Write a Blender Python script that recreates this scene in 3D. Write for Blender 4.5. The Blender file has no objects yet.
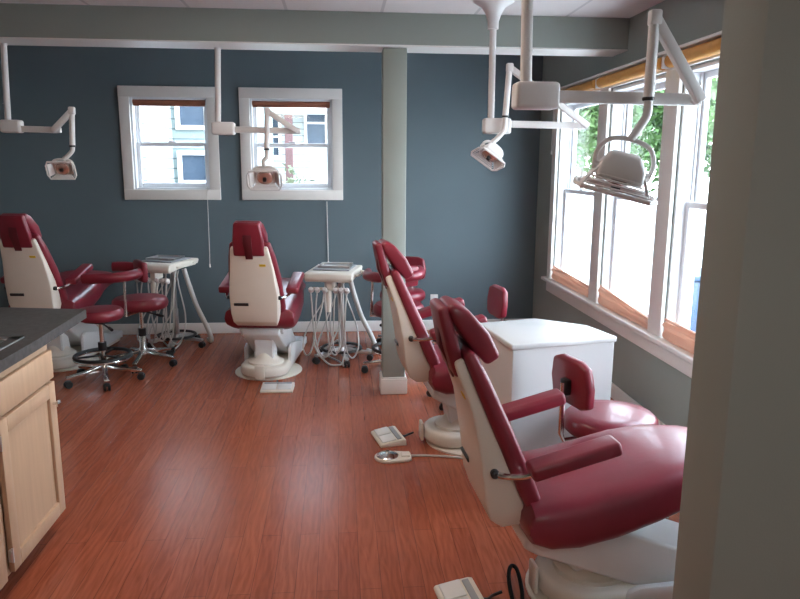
import bpy, bmesh, math, random
from mathutils import Matrix, Vector, Euler
random.seed(7)
R = math.radians
scene = bpy.context.scene
COL = scene.collection

# ------------------------------------------------------------------ materials
def new_mat(name):
    m = bpy.data.materials.new(name); m.use_nodes = True
    nt = m.node_tree; b = nt.nodes['Principled BSDF']
    return m, nt, b

def mat(name, col, rough=.5, metal=0., spec=.5, noise=0., nscale=8., bump=0., bscale=60., coat=0.):
    m, nt, b = new_mat(name)
    b.inputs['Roughness'].default_value = rough
    b.inputs['Metallic'].default_value = metal
    b.inputs['Specular IOR Level'].default_value = spec
    b.inputs['Coat Weight'].default_value = coat
    tc = nt.nodes.new('ShaderNodeTexCoord')
    n = nt.nodes.new('ShaderNodeTexNoise'); n.inputs['Scale'].default_value = nscale; n.inputs['Detail'].default_value = 4
    nt.links.new(tc.outputs['Object'], n.inputs['Vector'])
    r = nt.nodes.new('ShaderNodeValToRGB')
    r.color_ramp.elements[0].position = .3; r.color_ramp.elements[1].position = .7
    r.color_ramp.elements[0].color = (*[c*(1-noise) for c in col], 1)
    r.color_ramp.elements[1].color = (*[min(1, c*(1+noise)) for c in col], 1)
    nt.links.new(n.outputs['Fac'], r.inputs['Fac']); nt.links.new(r.outputs['Color'], b.inputs['Base Color'])
    if bump:
        n2 = nt.nodes.new('ShaderNodeTexNoise'); n2.inputs['Scale'].default_value = bscale
        nt.links.new(tc.outputs['Object'], n2.inputs['Vector'])
        bp = nt.nodes.new('ShaderNodeBump'); bp.inputs['Strength'].default_value = bump; bp.inputs['Distance'].default_value = .01
        nt.links.new(n2.outputs['Fac'], bp.inputs['Height']); nt.links.new(bp.outputs['Normal'], b.inputs['Normal'])
    return m

WALL = mat('sage_wall_paint', (.29, .315, .284), .75, noise=.03, nscale=2, bump=.05, bscale=180)
WALLB = mat('slate_blue_wall_paint', (.112, .150, .168), .75, noise=.03, nscale=2, bump=.05, bscale=180)
TRIM = mat('white_trim_paint', (.78, .74, .70), .4, noise=.02)
SASH = mat('white_vinyl_sash', (.80, .81, .83), .35, noise=.01)
VINYL = mat('burgundy_vinyl', (.20, .016, .030), .36, noise=.12, nscale=5, bump=.04, bscale=25, coat=.12)
DVINYL = mat('dark_burgundy_vinyl', (.10, .010, .016), .4, noise=.1)
SHELL = mat('cream_shell_plastic', (.72, .645, .56), .4, noise=.02)
WHITE = mat('white_enamel', (.74, .735, .73), .35, noise=.015)
CREAM = mat('cream_enamel', (.74, .68, .60), .35, noise=.02)
LAMP = mat('lamp_arm_enamel', (.70, .66, .64), .35, noise=.015)
LAMINATE = mat('white_laminate', (.66, .66, .66), .25, noise=.01)
CHROME = mat('chrome', (.75, .74, .72), .15, 1.)
STEEL = mat('brushed_steel', (.62, .61, .60), .3, 1., noise=.05)
BLACK = mat('black_plastic', (.012, .012, .013), .45, noise=.1)
GREY = mat('grey_plastic', (.32, .33, .35), .45, noise=.04)
HOSE = mat('grey_white_tubing', (.55, .53, .50), .4, noise=.03)
COUNTER = mat('dark_grey_laminate', (.060, .058, .058), .42, noise=.35, nscale=40)
MAPLE = mat('maple_veneer', (.50, .33, .215), .42, noise=.06, nscale=6)
MAPLED = mat('maple_recess', (.50, .34, .20), .5, noise=.06)
YELLOW = mat('yellow_label', (.75, .50, .03), .5)
RED = mat('red_button', (.55, .03, .03), .4)
REFL = mat('pink_reflector', (.75, .5, .42), .25, .7)
WOODBLIND = mat('amber_blind_fabric', (.60, .29, .065), .6, noise=.08, nscale=12)
BROWNBLIND = mat('rust_brown_blind_fabric', (.30, .10, .055), .65, noise=.1, nscale=14)

def cloth_mat():
    m, nt, b = new_mat('salmon_shade_fabric')
    b.inputs['Base Color'].default_value = (.68, .43, .33, 1); b.inputs['Roughness'].default_value = .8
    t = nt.nodes.new('ShaderNodeBsdfTranslucent'); t.inputs['Color'].default_value = (.72, .52, .42, 1)
    mx = nt.nodes.new('ShaderNodeMixShader'); mx.inputs[0].default_value = .35
    tc = nt.nodes.new('ShaderNodeTexCoord'); w = nt.nodes.new('ShaderNodeTexWave'); w.bands_direction = 'Z'
    w.inputs['Scale'].default_value = 18
    bp = nt.nodes.new('ShaderNodeBump'); bp.inputs['Strength'].default_value = .4; bp.inputs['Distance'].default_value = .01
    nt.links.new(tc.outputs['Object'], w.inputs['Vector']); nt.links.new(w.outputs['Fac'], bp.inputs['Height'])
    nt.links.new(b.outputs[0], mx.inputs[1]); nt.links.new(t.outputs[0], mx.inputs[2])
    nt.links.new(mx.outputs[0], nt.nodes['Material Output'].inputs['Surface'])
    return m
SALMON = cloth_mat()

def glass_mat():
    m = bpy.data.materials.new('window_glass'); m.use_nodes = True
    nt = m.node_tree; nt.nodes.clear()
    o = nt.nodes.new('ShaderNodeOutputMaterial'); t = nt.nodes.new('ShaderNodeBsdfTransparent')
    t.inputs['Color'].default_value = (.94, .96, .96, 1)
    g = nt.nodes.new('ShaderNodeBsdfGlossy'); g.inputs['Roughness'].default_value = .02
    lw = nt.nodes.new('ShaderNodeLayerWeight'); lw.inputs['Blend'].default_value = .5
    pw = nt.nodes.new('ShaderNodeMath'); pw.operation = 'POWER'; pw.inputs[1].default_value = 5; nt.links.new(lw.outputs['Facing'], pw.inputs[0])
    f = nt.nodes.new('ShaderNodeMath'); f.operation = 'MULTIPLY_ADD'; f.inputs[1].default_value = .6; f.inputs[2].default_value = .025; nt.links.new(pw.outputs[0], f.inputs[0])
    mx = nt.nodes.new('ShaderNodeMixShader')
    nt.links.new(f.outputs[0], mx.inputs[0]); nt.links.new(t.outputs[0], mx.inputs[1]); nt.links.new(g.outputs[0], mx.inputs[2])
    nt.links.new(mx.outputs[0], o.inputs['Surface'])
    return m
GLASS = glass_mat()

def floor_mat():
    m, nt, b = new_mat('red_brown_wood_laminate')
    N, L = nt.nodes, nt.links
    tc = N.new('ShaderNodeTexCoord')
    mp = N.new('ShaderNodeMapping'); mp.inputs['Rotation'].default_value = (0, 0, R(90)); mp.inputs['Location'].default_value = (.13, .02, 0)
    L.new(tc.outputs['Object'], mp.inputs['Vector'])
    br = N.new('ShaderNodeTexBrick'); br.offset = .37; br.offset_frequency = 2
    br.inputs['Scale'].default_value = 1; br.inputs['Brick Width'].default_value = 1.15; br.inputs['Row Height'].default_value = .083
    br.inputs['Mortar Size'].default_value = .0013; br.inputs['Mortar Smooth'].default_value = .3; br.inputs['Bias'].default_value = 0
    br.inputs['Color1'].default_value = (.36, .092, .046, 1); br.inputs['Color2'].default_value = (.43, .120, .060, 1)
    br.inputs['Mortar'].default_value = (.19, .055, .032, 1)
    L.new(mp.outputs[0], br.inputs['Vector'])
    # grain along Y
    mg = N.new('ShaderNodeMapping'); mg.inputs['Scale'].default_value = (1, .10, 1); L.new(tc.outputs['Object'], mg.inputs['Vector'])
    n1 = N.new('ShaderNodeTexNoise'); n1.inputs['Scale'].default_value = 42; n1.inputs['Detail'].default_value = 6; n1.inputs['Distortion'].default_value = 1.6
    L.new(mg.outputs[0], n1.inputs['Vector'])
    wv = N.new('ShaderNodeTexWave'); wv.bands_direction = 'X'; wv.inputs['Scale'].default_value = 11; wv.inputs['Distortion'].default_value = 14
    wv.inputs['Detail'].default_value = 2; wv.inputs['Detail Scale'].default_value = .9
    mg2 = N.new('ShaderNodeMapping'); mg2.inputs['Scale'].default_value = (1, .22, 1); L.new(tc.outputs['Object'], mg2.inputs['Vector'])
    L.new(mg2.outputs[0], wv.inputs['Vector'])
    ad = N.new('ShaderNodeMath'); ad.operation = 'MULTIPLY_ADD'; ad.inputs[1].default_value = .72
    L.new(n1.outputs['Fac'], ad.inputs[0])
    m5 = N.new('ShaderNodeMath'); m5.operation = 'MULTIPLY'; m5.inputs[1].default_value = .16; L.new(wv.outputs['Fac'], m5.inputs[0])
    L.new(m5.outputs[0], ad.inputs[2])
    rp = N.new('ShaderNodeValToRGB'); rp.color_ramp.elements[0].position = .25; rp.color_ramp.elements[1].position = .75
    rp.color_ramp.elements[0].color = (.66, .60, .58, 1); rp.color_ramp.elements[1].color = (1.12, 1.12, 1.12, 1)
    L.new(ad.outputs[0], rp.inputs['Fac'])
    mu = N.new('ShaderNodeMixRGB'); mu.blend_type = 'MULTIPLY'; mu.inputs[0].default_value = .95
    L.new(br.outputs['Color'], mu.inputs[1]); L.new(rp.outputs['Color'], mu.inputs[2])
    L.new(mu.outputs[0], b.inputs['Base Color'])
    b.inputs['Roughness'].default_value = .25; b.inputs['Specular IOR Level'].default_value = .6
    bp = N.new('ShaderNodeBump'); bp.inputs['Strength'].default_value = .25; bp.inputs['Distance'].default_value = .002; bp.invert = True
    L.new(br.outputs['Fac'], bp.inputs['Height']); L.new(bp.outputs['Normal'], b.inputs['Normal'])
    return m
FLOOR = floor_mat()

def ceil_mat():
    m, nt, b = new_mat('ceiling_tiles')
    N, L = nt.nodes, nt.links
    tc = N.new('ShaderNodeTexCoord'); mp = N.new('ShaderNodeMapping'); mp.inputs['Location'].default_value = (.32, .95, 0)
    L.new(tc.outputs['Object'], mp.inputs['Vector'])
    br = N.new('ShaderNodeTexBrick'); br.offset = 0; br.inputs['Scale'].default_value = 1
    br.inputs['Brick Width'].default_value = .6; br.inputs['Row Height'].default_value = 1.2; br.inputs['Mortar Size'].default_value = .011
    br.inputs['Mortar Smooth'].default_value = .2
    br.inputs['Color1'].default_value = (.70, .65, .64, 1); br.inputs['Color2'].default_value = (.67, .62, .61, 1); br.inputs['Mortar'].default_value = (.52, .48, .48, 1)
    L.new(mp.outputs[0], br.inputs['Vector']); L.new(br.outputs['Color'], b.inputs['Base Color'])
    b.inputs['Roughness'].default_value = .9
    return m
CEIL = ceil_mat()

def maple_grain(m):
    nt = m.node_tree; b = nt.nodes['Principled BSDF']
    n = next(x for x in nt.nodes if x.type == 'TEX_NOISE'); tc = next(x for x in nt.nodes if x.type == 'TEX_COORD')
    mp = nt.nodes.new('ShaderNodeMapping'); mp.inputs['Scale'].default_value = (6, 6, .6)
    nt.links.new(tc.outputs['Object'], mp.inputs['Vector']); nt.links.new(mp.outputs[0], n.inputs['Vector'])
maple_grain(MAPLE); maple_grain(MAPLED)

# ------------------------------------------------------------------ mesh helpers
class Part:
    def __init__(self): self.bm = bmesh.new()
    def merge(self, t, M=None):
        if M is not None: bmesh.ops.transform(t, matrix=M, verts=t.verts)
        me = bpy.data.meshes.new('tmp'); t.to_mesh(me); t.free()
        self.bm.from_mesh(me); bpy.data.meshes.remove(me); return self
    def box(self, c, s, bev=0., seg=2, M=None):
        t = bmesh.new(); bmesh.ops.create_cube(t, size=1)
        bmesh.ops.transform(t, matrix=Matrix.Translation(c) @ Matrix.Diagonal((*s, 1)), verts=t.verts)
        if bev: sharp_bevel(t, bev, seg)
        return self.merge(t, M)
    def prism(self, pts, y0, y1, bev=0., seg=2, M=None, axis='Y', wfun=None):
        """polygon pts (x,z) pushed along Y (or pts (x,y) along Z, or (y,z) along X)"""
        t = bmesh.new()
        def P(a, b, d):
            return {'Y': (a, d, b), 'Z': (a, b, d), 'X': (d, a, b)}[axis]
        v0 = [t.verts.new(P(a, b, y0 * (wfun(a, b) if wfun else 1))) for a, b in pts]
        v1 = [t.verts.new(P(a, b, y1 * (wfun(a, b) if wfun else 1))) for a, b in pts]
        t.faces.new(v0); t.faces.new(v1[::-1])
        n = len(pts)
        for i in range(n): t.faces.new((v0[i], v1[i], v1[(i+1) % n], v0[(i+1) % n]))
        bmesh.ops.recalc_face_normals(t, faces=t.faces)
        if bev: sharp_bevel(t, bev, seg)
        return self.merge(t, M)
    def slab(self, rows, bev=.02, seg=3, M=None):
        """rows: (u, n0, n1, halfwidth) -> loft of rectangles along u (x=n, y=width, z=u)"""
        t = bmesh.new(); rings = []
        for u, n0, n1, w in rows:
            rings.append([t.verts.new(p) for p in ((n0, -w, u), (n1, -w, u), (n1, w, u), (n0, w, u))])
        t.faces.new(rings[0]); t.faces.new(rings[-1][::-1])
        for a, b in zip(rings, rings[1:]):
            for i in range(4): t.faces.new((a[i], b[i], b[(i+1) % 4], a[(i+1) % 4]))
        bmesh.ops.recalc_face_normals(t, faces=t.faces)
        if bev: sharp_bevel(t, bev, seg)
        return self.merge(t, M)
    def tube(self, pts, r, n=10, M=None, closed=False, ry=None):
        pts = [Vector(p) for p in pts]; t = bmesh.new(); rings = []
        N = len(pts); up = None
        rad = r if isinstance(r, (list, tuple)) else [r]*N
        for i, p in enumerate(pts):
            if closed: d = pts[(i+1) % N] - pts[i-1]
            else: d = pts[min(i+1, N-1)] - pts[max(i-1, 0)]
            d.normalize()
            if up is None:
                up = Vector((0, 0, 1)) if abs(d.z) < .9 else Vector((1, 0, 0))
            s = d.cross(up)
            if s.length < 1e-5: s = d.orthogonal()
            s.normalize(); up = s.cross(d).normalized()
            rings.append([t.verts.new(p + s*math.cos(a)*rad[i] + up*math.sin(a)*(ry if ry else rad[i])) for a in [2*math.pi*k/n for k in range(n)]])
        M2 = N if closed else N-1
        for i in range(M2):
            a, b = rings[i], rings[(i+1) % N]
            for k in range(n): t.faces.new((a[k], a[(k+1) % n], b[(k+1) % n], b[k]))
        if not closed: t.faces.new(rings[0][::-1]); t.faces.new(rings[-1])
        bmesh.ops.recalc_face_normals(t, faces=t.faces)
        return self.merge(t, M)
    def lathe(self, prof, n=24, M=None, sx=1, sy=1):
        t = bmesh.new(); rings = []
        for r, z in prof:
            if r < 1e-6: rings.append([t.verts.new((0, 0, z))])
            else: rings.append([t.verts.new((r*sx*math.cos(2*math.pi*k/n), r*sy*math.sin(2*math.pi*k/n), z)) for k in range(n)])
        for a, b in zip(rings, rings[1:]):
            for k in range(n):
                q = [a[k % len(a)], a[(k+1) % len(a)], b[(k+1) % len(b)], b[k % len(b)]]
                q2 = []
                for v in q:
                    if v not in q2: q2.append(v)
                if len(q2) > 2: t.faces.new(q2)
        if len(rings[0]) > 1: t.faces.new(rings[0][::-1])
        if len(rings[-1]) > 1: t.faces.new(rings[-1])
        bmesh.ops.recalc_face_normals(t, faces=t.faces)
        return self.merge(t, M)
    def build(self, name, m, parent=None, ang=38, **props):
        me = bpy.data.meshes.new(name); self.bm.to_mesh(me); self.bm.free()
        me.materials.append(m)
        me.polygons.foreach_set('use_smooth', [True]*len(me.polygons))
        me.set_sharp_from_angle(angle=R(ang))
        o = bpy.data.objects.new(name, me); COL.objects.link(o)
        if parent is not None: o.parent = parent
        for k, v in props.items(): o[k] = v
        return o

def sharp_bevel(t, off, seg, ang=.45):
    bmesh.ops.recalc_face_normals(t, faces=t.faces)
    e = [x for x in t.edges if len(x.link_faces) == 2 and x.calc_face_angle(0) > ang]
    bmesh.ops.bevel(t, geom=e, offset=off, segments=seg, profile=.5, affect='EDGES', clamp_overlap=True)

def spline(pts, n=8, closed=False):
    P = [Vector(p) for p in pts]; out = []; N = len(P)
    for i in range(N if closed else N-1):
        if closed: a, b, c, d = P[i-1], P[i], P[(i+1) % N], P[(i+2) % N]
        else: a, b, c, d = P[max(i-1, 0)], P[i], P[i+1], P[min(i+2, N-1)]
        for k in range(n):
            t = k/n
            out.append(.5*((2*b) + (c-a)*t + (2*a-5*b+4*c-d)*t*t + (3*b-a-3*c+d)*t**3))
    if not closed: out.append(P[-1])
    return out

def thing(name, label, cat, loc=(0, 0, 0), rz=0., group=None):
    o = bpy.data.objects.new(name, None); COL.objects.link(o); o.empty_display_size = .1
    o.location = loc; o.rotation_euler = (0, 0, rz); o['label'] = label; o['category'] = cat
    if group: o['group'] = group
    return o
def tag(o, label, cat, group=None):
    o['label'] = label; o['category'] = cat
    if group: o['group'] = group
    return o
def struct(o): o['kind'] = 'structure'; return o
def copy_tree(o, parent=None):
    c = o.copy(); COL.objects.link(c)
    if parent is not None: c.parent = parent
    for ch in list(o.children): copy_tree(ch, c)
    return c
def dup(root, loc, rz, label, group=None):
    c = copy_tree(root); c.location = loc; c.rotation_euler = (0, 0, rz); c['label'] = label
    if group: c['group'] = group
    return c
T = Matrix.Translation
def RX(a): return Matrix.Rotation(R(a), 4, 'X')
def RY(a): return Matrix.Rotation(R(a), 4, 'Y')
def RZ(a): return Matrix.Rotation(R(a), 4, 'Z')

# ------------------------------------------------------------------ room constants
XL, XR, YF, YB, ZC = -4.3, 1.906, -2.2, 6.685, 2.5535
ZB = 2.86                                    # ceiling height beyond the beam
BY0, BY1, BZ = 4.695, 4.968, 2.3576          # dropped beam
WT = .16                                     # wall thickness

def wall_grid(name, axis, pos0, pos1, ubreaks, zbreaks, holes, m=WALL):
    """wall slab between pos0/pos1 on its normal axis, cells listed in holes left open"""
    p = Part()
    for i in range(len(ubreaks)-1):
        for j in range(len(zbreaks)-1):
            if (i, j) in holes: continue
            u0, u1, z0, z1 = ubreaks[i], ubreaks[i+1], zbreaks[j], zbreaks[j+1]
            c = ((u0+u1)/2, (pos0+pos1)/2, (z0+z1)/2); s = (u1-u0, pos1-pos0, z1-z0)
            if axis == 'X': c = (c[1], c[0], c[2]); s = (s[1], s[0], s[2])
            p.box(c, s)
    bmesh.ops.remove_doubles(p.bm, verts=p.bm.verts, dist=1e-5)
    return struct(p.build(name, m))

p = Part(); p.box(((XL+XR)/2, (YF+YB)/2, -.05), (XR-XL+.4, YB-YF+.4, .1)); struct(p.build('floor', FLOOR))
p = Part(); p.box(((XL+XR)/2, (YF-.2+4.75)/2, ZC+.05), (XR-XL+.4, 4.75-YF+.2, .1)); p.box(((XL+XR)/2, (4.90+YB+.2)/2, ZB+.05), (XR-XL+.4, YB+.2-4.90, .1))
p.box(((XL+XR)/2, 4.83, (ZC+ZB)/2+.05), (XR-XL+.4, .16, ZB-ZC+.1)); struct(p.build('ceiling', CEIL))
W1 = (-1.963+.088, -1.096-.088); W2 = (-.9006+.088, .0347-.088); WZ = (1.2715+.09, 2.2847-.09)
wall_grid('wall_back', 'Y', YB, YB+WT, [XL-WT, W1[0], W1[1], W2[0], W2[1], XR+WT], [0, WZ[0], WZ[1], ZB], {(1, 1), (3, 1)}, WALLB)
RWIN = [(5.10, 6.10), (4.05, 4.95), (3.0, 3.90), (1.90, 2.60)]; RZ0, RZ1 = .60, 2.135  # last opening: unseen window behind the partition, added for its daylight
wall_grid('wall_right', 'X', XR, XR+WT, [YF, 1.90, 2.60, 3.0, 3.90, 4.05, 4.95, 5.10, 6.10, YB], [0, RZ0, RZ1, ZB], {(1, 1), (3, 1), (5, 1), (7, 1)})
wall_grid('wall_left', 'X', XL-WT, XL, [YF, YB], [0, ZB], set())
wall_grid('wall_front', 'Y', YF-WT, YF, [XL-WT, XR+WT], [0, ZC], set())
# thick wall end in the right foreground
p = Part(); p.box(((.734+XR)/2, (1.212+1.362)/2, ZC/2), (XR-.734, .15, ZC), .008, 2); struct(p.build('wall_partition', WALL))
# dropped beam and column
p = Part(); p.box(((XL+XR)/2, (BY0+BY1)/2, (BZ+ZC)/2), (XR-XL, BY1-BY0, ZC-BZ), .004, 1)
beam = struct(p.build('beam', WALL))
p = Part(); p.box(((XL+XR)/2, (BY0+BY1)/2, BZ-.004), (XR-XL, BY1-BY0-.004, .008), .001, 1); p.build('beam_soffit', TRIM, beam)
p = Part(); p.box((.37, 4.828, BZ/2), (.157, .157, BZ-.02), .006, 2); colm = struct(p.build('column', WALL))
p = Part(); p.box((.37, 4.828, .057), (.189, .189, .112), .006, 2); p.box((.37, 4.828, .118), (.175, .175, .012), .004, 2)
p.build('column_base', TRIM, colm)
# baseboards
def bboard(name, c, s):
    p = Part(); p.box(c, s, .006, 2); return struct(p.build(name, TRIM))
bboard('baseboard_back', ((XL+XR)/2, YB-.008, .052), (XR-XL, .016, .104))
bboard('baseboard_right', (XR-.008, (1.37+YB)/2, .052), (.016, YB-1.37-.03, .104))
bboard('baseboard_left', (XL+.008, (YF+YB)/2, .052), (.016, YB-YF-.04, .104))

# ------------------------------------------------------------------ windows
def sash(p, M, w, z0, z1, y, st=.036, th=.03, bot=.042, top=.036):
    p.box((-w/2+st/2, y, (z0+z1)/2), (st, th, z1-z0), .004, 1, M); p.box((w/2-st/2, y, (z0+z1)/2), (st, th, z1-z0), .004, 1, M)
    p.box((0, y, z0+bot/2), (w-2*st, th, bot), .004, 1, M); p.box((0, y, z1-top/2), (w-2*st, th, top), .004, 1, M)
def window(name, M, w, z0, z1, zm):
    """local: x across, +y outward (wall face y=0), double hung"""
    p = Part()
    jt = .022
    p.box((-w/2+jt/2, .085, (z0+z1)/2), (jt, .145, z1-z0), .003, 1, M); p.box((w/2-jt/2, .085, (z0+z1)/2), (jt, .145, z1-z0), .003, 1, M)
    p.box((0, .085, z1-jt/2), (w-2*jt, .145, jt), .003, 1, M); p.box((0, .085, z0+jt/2), (w-2*jt, .145, jt), .003, 1, M)
    for s in (-1, 1): p.box((s*(w/2-jt-.008), .10, (z0+z1)/2), (.010, .012, z1-z0-2*jt), 0, 1, M)
    fr = struct(p.build(name, SASH))
    q = Part(); sash(q, M, w-2*jt, zm-.02, z1-jt, .125); q.build('upper_sash', SASH, fr)
    q = Part(); sash(q, M, w-2*jt, z0+jt, zm+.02, .085); q.box((0, .064, zm+.026), (.06, .03, .014), .004, 2, M); q.build('lower_sash', SASH, fr)
    q = Part(); q.box((0, .125, (zm+z1)/2), (w-2*jt-.06, .004, z1-zm-.075), 0, 1, M); q.box((0, .085, (zm+z0)/2), (w-2*jt-.06, .004, zm-z0-.075), 0, 1, M)
    q.build('glass', GLASS, fr)
    return fr
def casing(name, M, w, z0, z1, t=.094):
    p = Part(); th = .022
    p.box((-w/2-t/2+.006, -th/2, (z0+z1)/2), (t, th, z1-z0), .004, 2, M); p.box((w/2+t/2-.006, -th/2, (z0+z1)/2), (t, th, z1-z0), .004, 2, M)
    p.box((0, -th/2-.001, z1+t/2-.006), (w+2*t-.012, th+.002, t), .004, 2, M); p.box((0, -th/2-.001, z0-t/2+.006), (w+2*t-.012, th+.002, t), .004, 2, M)
    return struct(p.build(name, TRIM))
n = 0
for (a, b) in (W1, W2):
    n += 1; M = T(((a+b)/2, YB, 0))
    window('window_%d' % n, M, b-a, WZ[0], WZ[1], 1.775)
    casing('trim_%d' % n, M, b-a, WZ[0], WZ[1])
for k, (a, b) in enumerate(RWIN):
    n += 1; M = T((XR, (a+b)/2, 0)) @ RZ(-90)
    window('window_%d' % n, M, b-a, RZ0, RZ1, 1.385)
# casing, mullions and stool of the triple window and the added fourth one
p = Part(); th = .022
for ya, yb in ((6.09, 6.2), (4.94, 5.11), (3.89, 4.06), (2.59, 3.01), (1.80, 1.91)):
    p.box((XR-th/2, (ya+yb)/2, (RZ0+RZ1)/2), (th, yb-ya, RZ1-RZ0+.01), .004, 2)
p.box((XR-th/2-.001, (1.65+6.2)/2, RZ1+.05), (th+.002, 4.55, .095), .004, 2); p.box((XR-.045, (1.65+6.2)/2, RZ1+.093), (.09, 4.57, .018), .004, 2)
struct(p.build('trim_3', TRIM))
p = Part(); p.box((XR-.025, (1.61+6.24)/2, RZ0-.012), (.075, 4.63, .03), .008, 3)
p.box((XR-.011, (1.65+6.2)/2, RZ0-.075), (.022, 4.55, .098), .004, 2); struct(p.build('trim_4', TRIM))

# blinds on the back windows, rolled up
for (a, b), lab in ((W1, 'rust brown roller blind rolled up at the top of the left back window'), (W2, 'rust brown roller blind rolled up at the top of the right back window')):
    t = thing('roller_blind', lab, 'blind', ((a+b)/2, YB+.035, WZ[1]-.03), 0, 'rolled blinds on the back windows')
    p = Part(); p.tube([(-(b-a)/2+.026, 0, -.016), ((b-a)/2-.026, 0, -.016)], .022, 14); p.build('roll', BROWNBLIND, t)
    p = Part(); p.box((0, -.012, -.040), (b-a-.058, .012, .022), .004, 2); p.build('hem_bar', BROWNBLIND, t)
# cords
def cord(pts, r, m, lab, name='blind_cord', cat='cord', tassel=None):
    t = thing(name, lab, cat, pts[0])
    o = Vector(pts[0]); p = Part(); p.tube([Vector(q)-o for q in pts], r, 6); p.build('string', m, t)
    if tassel:
        p = Part(); p.lathe([(.001, .02), (.006, .012), (.008, -.012), (.004, -.02), (0, -.02)], 10, T(Vector(pts[-1])-o)); p.build('tassel', m, t)
    return t
cord([(-1.215, YB-.030, 1.40), (-1.217, YB-.028, 1.25), (-1.222, YB-.014, .9), (-1.225, YB-.012, .66)], .0025, TRIM, 'thin pull cord hanging below the left back window', tassel=1)
cord([(-.118, YB-.030, 1.26), (-.118, YB-.028, 1.18), (-.115, YB-.014, .9), (-.112, YB-.012, .68)], .004, TRIM, 'pull cord hanging below the right back window', tassel=1)
# right windows: amber valance rolls at the top and salmon shades slumped on the sill
sh = [('far', (.105, .080), 0), ('middle', (.125, .055), 0), ('near', (.105, .10), 0)]
for (a, b), (w, hh, _) in zip(RWIN, sh):
    t = thing('roller_blind', 'amber roller blind rolled up at the top of the %s right hand window' % w, 'blind', (XR-.062, (a+b)/2, RZ1+.042), 0, 'amber blinds above the right windows')
    p = Part(); p.tube([(0, -(b-a)/2-.03, 0), (0, (b-a)/2+.03, 0)], .036, 16); p.build('roll', WOODBLIND, t)
    for s in (-1, 1):
        q = Part(); q.box((.012, s*((b-a)/2+.042), .004), (.05, .02, .07), .006, 2); q.build('bracket', TRIM, t)
    t = thing('pleated_shade', {'far': 'salmon pleated shade slumped on the sill of the far right hand window',
        'middle': 'salmon pleated shade sagging steeply on the sill of the middle right hand window',
        'near': 'salmon pleated shade on the sill of the right hand window nearest the wall end'}[w], 'shade', (XR+.004, (a+b)/2, RZ0+.005), 0, 'salmon shades on the right window sill')
    W = (b-a)/2-.035; p = Part(); bm = p.bm; NP = 24
    fr = []; bk = []
    for i in range(NP+1):
        s = -1 + 2*i/NP; h = hh[1] + (hh[0]-hh[1])*(s+1)/2 + .006*math.sin(s*5)
        c = []
        for j in range(7):
            zz = h*j/6; c.append((-.012 - (.012 if j in (1, 2, 5) else 0) - .004*math.sin(3*s+j), s*W, zz))
        fr.append([bm.verts.new(q) for q in c]); bk.append([bm.verts.new((q[0]+.016, q[1], q[2])) for q in c])
    for i in range(NP):
        for j in range(6):
            bm.faces.new((fr[i][j], fr[i+1][j], fr[i+1][j+1], fr[i][j+1])); bm.faces.new((bk[i][j+1], bk[i+1][j+1], bk[i+1][j], bk[i][j]))
        bm.faces.new((fr[i][6], fr[i+1][6], bk[i+1][6], bk[i][6])); bm.faces.new((bk[i][0], bk[i+1][0], fr[i+1][0], fr[i][0]))
    for i in (0, NP):
        for j in range(6): bm.faces.new((fr[i][j], fr[i][j+1], bk[i][j+1], bk[i][j]))
    bmesh.ops.recalc_face_normals(bm, faces=bm.faces); p.build('fabric', SALMON, t)
    q = Part(); q.tube([(-.008, -W, hh[1]+.008), (-.008, W, hh[0]+.008)], .009, 8); q.build('top_rail', SALMON, t)
cord([(XR-.036, 6.165, 2.08), (XR-.036, 6.167, 1.9), (XR-.036, 6.17, 1.72)], .003, TRIM, 'white pull cord with tassel at the left edge of the right hand windows', tassel=1)
# outlet
t = thing('wall_outlet', 'white electrical outlet plate low on the back wall right of the column', 'outlet', (.915, YB, .30))
p = Part(); p.box((0, -.004, 0), (.075, .008, .118), .003, 2); p.build('cover_plate', TRIM, t)
for z in (-.022, .022):
    p = Part(); p.box((0, -.009, z), (.034, .004, .028), .002, 2); p.build('socket', WHITE, t)

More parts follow.
